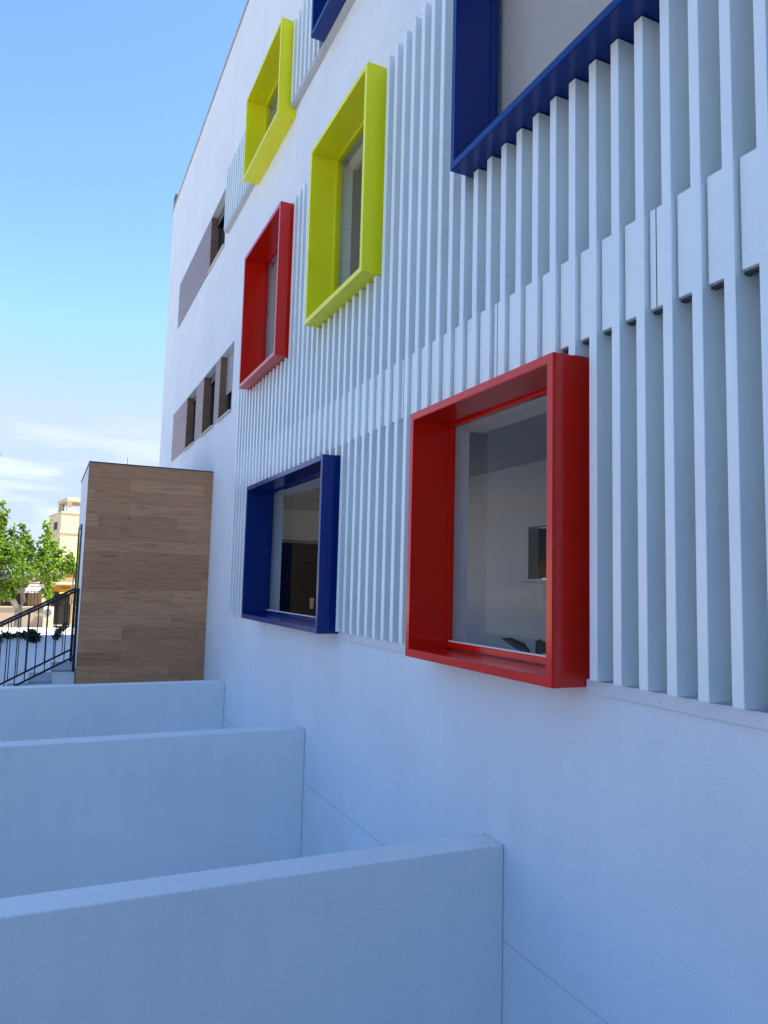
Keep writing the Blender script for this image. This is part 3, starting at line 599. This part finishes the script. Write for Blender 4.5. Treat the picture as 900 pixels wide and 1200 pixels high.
# ------------------------------------------------------------------ tree
def tree(loc, label):
    X0, Y0, Z0 = loc
    r = thing('street_tree', label, 'tree', loc)
    tr = NB()
    P = lambda dx, dz, dy=0: (X0+dx, Y0+dy, Z0+dz)
    tube(tr, [P(0,-0.05), P(0.0,0.30), P(-0.02,0.55)], [0.13,0.105,0.10], 10)
    tube(tr, [P(-0.02,0.50), P(-0.18,0.78,-0.05), P(-0.38,1.05,-0.1), P(-0.62,1.35,-0.1), P(-0.8,1.9)], [0.085,0.075,0.065,0.05,0.03], 8)
    tube(tr, [P(-0.02,0.50), P(0.10,0.75,0.05), P(0.04,1.05,0.08), P(0.0,1.4,0.1), P(0.05,1.9,0.15)], [0.08,0.07,0.062,0.05,0.025], 8)
    tips = []
    for k in range(16):
        a = random.uniform(0, 2*math.pi); rr = random.uniform(0.5, 1.35)
        b0 = Vector(P(random.choice([-0.5,0.0]), random.uniform(1.0,1.4))); b1 = Vector(P(-0.15+rr*math.cos(a), random.uniform(1.35,2.1), rr*math.sin(a)))
        tube(tr, [b0, b0.lerp(b1,.5)+Vector((0,0,0.12)), b1], [0.03,0.022,0.012], 6); tips.append(b1)
    obj('trunk', tr, MT['bark'], r, smooth=True)
    lf = NB(); lo = NB()
    # dense lower crown in separate clumps
    clumps = [(Vector(P(-0.15+c[0], c[1], c[2])), c[3]) for c in (
        (-1.35,1.75,0.1,.48),(-0.85,1.45,-0.5,.45),(-0.75,2.05,0.3,.55),(-0.30,1.65,0.5,.50),(-0.25,2.15,-0.4,.50),(0.20,1.60,-0.6,.42),(0.35,2.05,0.2,.52),(0.75,1.80,-0.3,.42),(0.95,1.55,0.4,.36),(1.30,1.80,0.0,.28),(-1.8,2.1,0.2,.5),(-1.25,2.35,-0.2,.5),(-0.05,1.25,0.0,.32),(-0.5,1.15,-0.3,.28))]
    for c, rad in clumps:
        n = int(640*rad)
        tgt = lo if random.random() < 0.3 else lf
        for k in range(n):
            d = rnd(); q = c + Vector((d.x,d.y,d.z*0.85))*rad*random.uniform(0.35,1.05)
            leaf_mesh(tgt if random.random()<.8 else lf, q, d+rnd()*0.9+Vector((0,0,-0.3)), rnd(), random.uniform(.09,.16), random.uniform(.07,.11))
    # upright water shoots that break the outline
    shoots = [(-0.62,1.9,3.60,.0),(-0.52,2.0,3.35,.15),(-0.80,2.0,3.35,-.1),(-0.95,2.0,3.1,.2),(-0.35,2.0,2.85,.1),(-1.15,2.0,3.3,-.1),(0.02,2.0,2.98,.0),(0.15,2.0,2.75,.3),(-0.15,2.0,2.6,-.2),(0.62,1.8,3.06,.0),(0.55,1.9,2.65,-.2),(0.85,1.8,2.55,.1),(0.98,1.7,2.35,-.15),(1.35,1.7,2.05,.0),(1.2,1.7,2.25,.2),(-1.5,2.1,3.2,.1),(-1.9,2.1,2.9,.2)]
    shoots = [s for s in shoots]
    for dx, z0, z1, dy in shoots:
        n = int((z1-z0)*115)
        for k in range(n):
            t = random.random(); wob = 0.06*math.sin(t*5+dx*9)
            q = Vector(P(dx+wob, z0+(z1-z0)*t, dy)) + rnd()*0.17*(1-0.45*t)*random.random()**.5
            leaf_mesh(lf, q, rnd()+Vector((0,0,0.1)), rnd(), random.uniform(.10,.17), random.uniform(.08,.12))
    # drooping sprigs
    for dx, z0, z1, dy in ((0.75,0.85,1.5,-.2),(0.68,0.95,1.4,-.3),(-0.35,0.80,1.3,-.4),(-0.2,0.9,1.3,-.3),(1.45,1.55,1.85,-.1)):
        for k in range(60):
            t = random.random(); q = Vector(P(dx, z0+(z1-z0)*t, dy)) + rnd()*0.12*(0.4+t)
            leaf_mesh(lf, q, rnd()+Vector((0,0,-0.7)), rnd(), random.uniform(.10,.16), random.uniform(.08,.11))
    obj('crown', lf, MT['leaf'], r); tag(obj('crown', lo, MT['leafshade'], r), 'dusty olive inner foliage')
    return r
tree((-0.557, 24.0, -1.52+0.0), 'pale trunked forked tree with bright green upright shoots')

# ------------------------------------------------------------------ street beyond the yard
bm = NB(); box(bm, -6.0, 0.235, 29.4, 29.7, GZ-0.05, -1.18, 0.006); box(bm, -6.0, 0.245, 29.37, 29.73, -1.1795, -1.13, 0.004)
tag(obj('garden_wall', bm, MT['beige'], None, (-2.9, 29.5, GZ)), 'low beige wall behind the tree, dark bars standing on it', 'wall')
F = thing('metal_fence', 'dark upright bars of a fence on the low beige wall', 'fence', (-2.5, 29.55, -1.13))
bm = NB(); box(bm, -5.0, -0.02, 29.54, 29.56, -1.10, -1.08); box(bm, -5.0, -0.02, 29.54, 29.56, -0.60, -0.58); obj('rail', bm, MT['black'], F)
x = -4.95
while x < -0.02:
    bm = NB(); box(bm, x-0.009, x+0.009, 29.541, 29.559, -1.129, -0.50); obj('bar', bm, MT['black'], F); x += 0.11
Pl = thing('gate_pillar', 'white pillar under the pale canopy, left of the dark gate', 'pillar', (0.09, 29.9, GZ))
bm = NB(); box(bm, 0.02, 0.215, 29.75, 29.95, GZ, -0.40, 0.006); obj('shaft', bm, MT['ytrim'], Pl)
bm = NB(); box(bm, 0.0, 0.235, 29.73, 29.97, -0.3995, -0.34, 0.006); obj('capital', bm, MT['ytrim'], Pl)
A = thing('air_conditioner', 'cream outdoor air conditioner with a round fan grille, beside the gate', 'air conditioner', (0.29, 29.2, GZ))
bm = NB(); box(bm, 0.10, 0.44, 29.10, 29.34, -1.52, -1.12, 0.012); obj('casing', bm, MT['acwhite'], A)
bm = NB(); tube(bm, [(0.25, 29.098, -1.32), (0.25, 29.08, -1.32)], 0.125, 20)
obj('fan_grille', bm, MT['grille'], A)
bm = NB(); box(bm, 0.10, 0.44, 29.08, 29.36, GZ, -1.521, 0.01); obj('plinth', bm, MT['ytrim'], A)
Gt = thing('metal_gate', 'dark barred gate between white pillar and cream column', 'gate', (0.7, 30.0, GZ))
bm = NB(); box(bm, 0.40, 1.02, 30.0, 30.03, GZ+0.05, GZ+0.10); box(bm, 0.40, 1.02, 30.0, 30.03, -1.10, -1.06); box(bm, 0.40, 0.44, 30.0, 30.03, GZ+0.101, -1.101); box(bm, 0.98, 1.02, 30.0, 30.03, GZ+0.101, -1.101); obj('gate_frame', bm, MT['black'], Gt)
bm = NB()
for k in range(6): box(bm, 0.50+k*0.085, 0.515+k*0.085, 30.005, 30.025, GZ+0.102, -1.102)
obj('bars', bm, MT['black'], Gt)
Cl = thing('porch_column', 'cream column right of the gate, against the timber block', 'column', (1.15, 30.0, GZ))
bm = NB(); box(bm, 1.06, 1.28, 29.9, 30.12, GZ, -0.42, 0.006); obj('shaft', bm, MT['ytrim'], Cl)
bm = NB(); box(bm, 1.03, 1.31, 29.87, 30.15, GZ+0.0, GZ+0.16, 0.006); obj('base', bm, MT['ytrim'], Cl)
Bg = thing('tan_bungalow', 'low tan house with grey corrugated canopy and dark doorway', 'house', (-1.5, 34, GZ))
bm = NB(); box(bm, -6, 0.30, 32.5, 37, GZ, -0.42); obj('wall', bm, MT['pinkish'], Bg)
bm = NB(); box(bm, 0.302, 2.4, 32.5, 37, GZ, -0.30); obj('porch_wall', bm, MT['ochre'], Bg)
bm = NB(); box(bm, 0.40, 1.06, 32.44, 32.498, GZ+0.02, -0.66); obj('door', bm, MT['darkvoid'], Bg)  # dark panel standing in for the shaded opening
bm = NB()
for wx in (-5.0, -3.2, -1.4):
    box(bm, wx, wx+0.9, 32.45, 32.498, -1.35, -0.75)
obj('window', bm, MT['darkvoid'], Bg)
bm = NB(); n = 44
for k in range(n):
    xa = -5.6+k*0.13; yv_ = 0.02*(k % 2)
    prism(bm, [(31.6, -0.70+yv_), (31.6, -0.685+yv_), (33.2, -0.33+yv_), (33.2, -0.345+yv_)], 'X', xa, xa+0.1295)
obj('canopy', bm, MT['corr'], Bg)
bm = NB(); box(bm, 0.15, 1.32, 29.85, 32.6, -0.3395, -0.27, 0.006); obj('porch_slab', bm, MT['ytrim'], Bg)
bm = NB(); prism(bm, [(-0.60,-0.36),(1.5,0.02),(1.5,0.14),(-0.45,-0.20)], 'Y', 33.0, 36.8); obj('roof', bm, MT['tile'], Bg)
Aw = thing('awning', 'yellow cloth awning over the dark gate', 'awning', (0.9, 30.3, -0.5))
bm = NB(); prism(bm, [(29.85,-0.66),(29.85,-0.645),(30.1,-0.50),(30.55,-0.395),(30.55,-0.41),(30.1,-0.515)], 'X', 0.60, 1.055); obj('cloth', bm, MT['awning'], Aw)
bm = NB(); bar(bm, (0.61,29.86,-0.665),(1.05,29.86,-0.665),0.015); obj('front_bar', bm, MT['alu'], Aw)

# yellow house with its roof pergola, turned a little towards the sun
Yh = thing('yellow_house', 'tall yellow house with a cream open frame on its roof', 'house', (0.70, 42.0, GZ))
def rot_last(o, ang):
    o.data.transform(Matrix.Rotation(ang, 4, 'Z'))
ANG = R(9)
def yp(name, bm, m, par=Yh):
    o = obj(name, bm, m, par); rot_last(o, ANG); return o
bm = NB(); box(bm, 0.70, 4.2, 42, 45.6, GZ, 3.26); yp('wall', bm, MT['yhouse'])
bm = NB(); box(bm, 0.66, 4.24, 41.96, 42.0, 2.22, 2.40); box(bm, 0.66, 0.699, 42.001, 45.6, 2.22, 2.40); yp('string_course', bm, MT['ytrim'])
bm = NB(); box(bm, 0.66, 4.24, 41.96, 45.64, 3.262, 3.34, 0.01); yp('coping', bm, MT['ytrim'])
for px, py in ((0.98,42.2),(2.9,42.2),(0.98,44.5),(2.9,44.5)):
    bm = NB(); box(bm, px, px+0.24, py, py+0.24, 3.341, 3.92); yp('pergola_post', bm, MT['ytrim'])
bm = NB(); box(bm, 0.94, 3.2, 42.1, 44.85, 3.921, 4.12, 0.01); yp('pergola_roof', bm, MT['ytrim'])
for wx in (1.9,):
    for wz in (0.4, -1.2):
        bm = NB(); box(bm, wx, wx+0.8, 41.97, 41.998, wz, wz+1.0); yp('window', bm, MT['darkvoid'])
bm = NB(); box(bm, 0.675, 0.698, 43.0, 43.9, 2.45, 2.85); yp('window', bm, MT['darkvoid'])
bm = NB(); box(bm, -0.2, 1.9, 41.2, 41.95, 0.15, 0.42, 0.01); yp('balcony', bm, MT['ytrim'])
bm = NB(); tube(bm, [(0.80, 42.1, 3.341), (0.80, 42.1, 3.62)], 0.02, 8); tube(bm, [(0.80, 42.1, 3.621), (0.80, 42.1, 3.70)], 0.06, 10); yp('roof_cowl', bm, MT['alu'])

Wh = thing('white_house', 'white house end showing between the tree shoots', 'house', (0.2, 50, GZ))
bm = NB(); box(bm, -0.35, 1.6, 50, 54, GZ, 2.15); obj('wall', bm, MT['white'], Wh)
bm = NB(); box(bm, -0.40, 1.65, 49.95, 54.05, 2.151, 2.25, 0.01); obj('coping', bm, MT['ytrim'], Wh)
bm = NB(); box(bm, 0.2, 0.7, 49.97, 49.999, 0.9, 1.7); obj('window', bm, MT['darkvoid'], Wh)
# house hidden behind the timber block that carries the aerial
Hh = thing('flat_roofed_house', 'pale flat roofed house mostly behind the timber block', 'house', (5.5, 50, GZ))
bm = NB(); box(bm, 3.2, 8.5, 52, 58, GZ, 5.2); obj('wall', bm, MT['ytrim'], Hh)
bm = NB(); box(bm, 3.15, 8.55, 51.95, 58.05, 5.201, 5.35, 0.01); obj('coping', bm, MT['white'], Hh)
An = thing('tv_aerial', 'thin rooftop television aerial just above the timber block', 'aerial', (4.75, 53, 5.35))
AX = 4.80
bm = NB(); tube(bm, [(AX, 53, 5.351), (AX, 53, 8.15)], 0.03, 8); obj('mast', bm, MT['grille'], An)
bm = NB(); bar(bm, (AX-0.75, 53, 8.25), (AX+0.65, 53, 7.92), 0.04)
for k in range(8):
    t = k/7; c = Vector((AX-0.75,53,8.25)).lerp(Vector((AX+0.65,53,7.92)), t); h = 0.10+0.14*t
    bar(bm, c+Vector((0,-0.1,-h)), c+Vector((0,0.1,h)), 0.018)
obj('antenna_head', bm, MT['corr'], An)

# street lamp whose head just enters at the left edge
SL = thing('street_lamp', 'grey street lamp, only its head tip in view at the left edge', 'street lamp', (-3.4, 25.0, GZ))
bm = NB(); tube(bm, [(-3.4,25,GZ),(-3.4,25,1.0),(-3.4,25,3.2),(-3.2,25,3.55),(-2.4,25,3.60)], [0.08,0.07,0.055,0.05,0.04], 10); obj('pole', bm, MT['lampgrey'], SL, smooth=True)
bm = NB(); prism(bm, [(-2.42,3.54),(-1.60,3.56),(-1.37,3.61),(-1.50,3.645),(-2.2,3.67),(-2.42,3.65)], 'Y', 24.88, 25.12); obj('lamp_head', bm, MT['lampgrey'], SL)

# ------------------------------------------------------------------ plant on the inner sill of the near red window
Pp = thing('potted_plant', 'dark leafed potted plant inside the nearest red window', 'plant', (2.86, 3.72, -1.4))
bm = NB(); tube(bm, [(2.86,3.72,-1.398),(2.86,3.72,-0.72)], [0.13,0.19], 20); obj('pot', bm, MT['pot'], Pp)
bm = NB(); tube(bm, [(2.86,3.72,-0.719),(2.86,3.72,-0.70)], 0.17, 16); obj('soil', bm, MT['soil'], Pp)
def blade(bm, pts, w):
    vl = []
    for i, p in enumerate(pts):
        t = i/(len(pts)-1); ww = w*(0.25+1.5*math.sin(math.pi*min(1, t*0.93+0.04))**0.9)/1.6 if t < 1 else 0.001
        p = Vector(p); vl.append((bm.verts.new(p+Vector((0.0,0.35,0.95)).normalized()*ww/2), bm.verts.new(p+Vector((0.012,0,0))), bm.verts.new(p-Vector((0.0,0.35,0.95)).normalized()*ww/2)))
    for a, b in zip(vl, vl[1:]):
        bm.faces.new((a[0],a[1],b[1],b[0])); bm.faces.new((a[1],a[2],b[2],b[1]))
bm = NB()
blade(bm, [(2.86,3.72,-0.70),(2.80,3.76,-0.50),(2.74,3.83,-0.38),(2.70,3.92,-0.345),(2.67,4.00,-0.325)], 0.07)
blade(bm, [(2.86,3.72,-0.70),(2.78,3.70,-0.52),(2.71,3.68,-0.42),(2.67,3.62,-0.355),(2.645,3.55,-0.335),(2.63,3.48,-0.335),(2.62,3.40,-0.35)], 0.085)
blade(bm, [(2.86,3.73,-0.70),(2.85,3.80,-0.52),(2.84,3.84,-0.40),(2.84,3.855,-0.33)], 0.022)
blade(bm, [(2.88,3.73,-0.70),(2.95,3.66,-0.50),(3.02,3.58,-0.42),(3.10,3.50,-0.45)], 0.06)
blade(bm, [(2.88,3.73,-0.70),(2.97,3.80,-0.52),(3.06,3.90,-0.46),(3.14,3.98,-0.52)], 0.06)
obj('leaf', bm, MT['plantdark'], Pp)

# ------------------------------------------------------------------ houses across the street (they show in the gloss of the window surrounds)
def street_house(y0, y1, h, m, roofm, label):
    r = thing('terraced_house', label, 'house', (-34, (y0+y1)/2, GZ), 'houses across the street')
    bm = NB(); box(bm, -38, -30.2, y0, y1-0.004, GZ, GZ+h); obj('wall', bm, m, r)
    bm = NB(); box(bm, -38.1, -30.05, y0, y1-0.004, GZ+h+0.001, GZ+h+0.22, 0.02); obj('cornice', bm, roofm, r)
    y = y0+0.9
    while y+1.1 < y1:
        for z in (GZ+1.0, GZ+3.9):
            if z+1.4 < GZ+h:
                bm = NB(); box(bm, -30.198, -30.15, y, y+1.1, z, z+1.3); w = obj('window', bm, MT['alu'], r)
                bm = NB(); box(bm, -30.149, -30.14, y+0.06, y+1.04, z+0.06, z+1.24); obj('pane', bm, MT['darkglass'], w)
        y += 2.6
street_house(-16, 0, 4.3, MT['beige'], MT['ytrim'], 'beige house across the street, opposite the terrace')
street_house(0, 16, 4.0, MT['beige'], MT['ytrim'], 'smaller beige house across the street, facing the dividing walls')
street_house(16, 32, 4.4, MT['pinkish'], MT['tile'], 'tan house across the street, facing the timber block')
street_house(32, 48, 3.9, MT['ytrim'], MT['ytrim'], 'cream house across the street at the far corner')
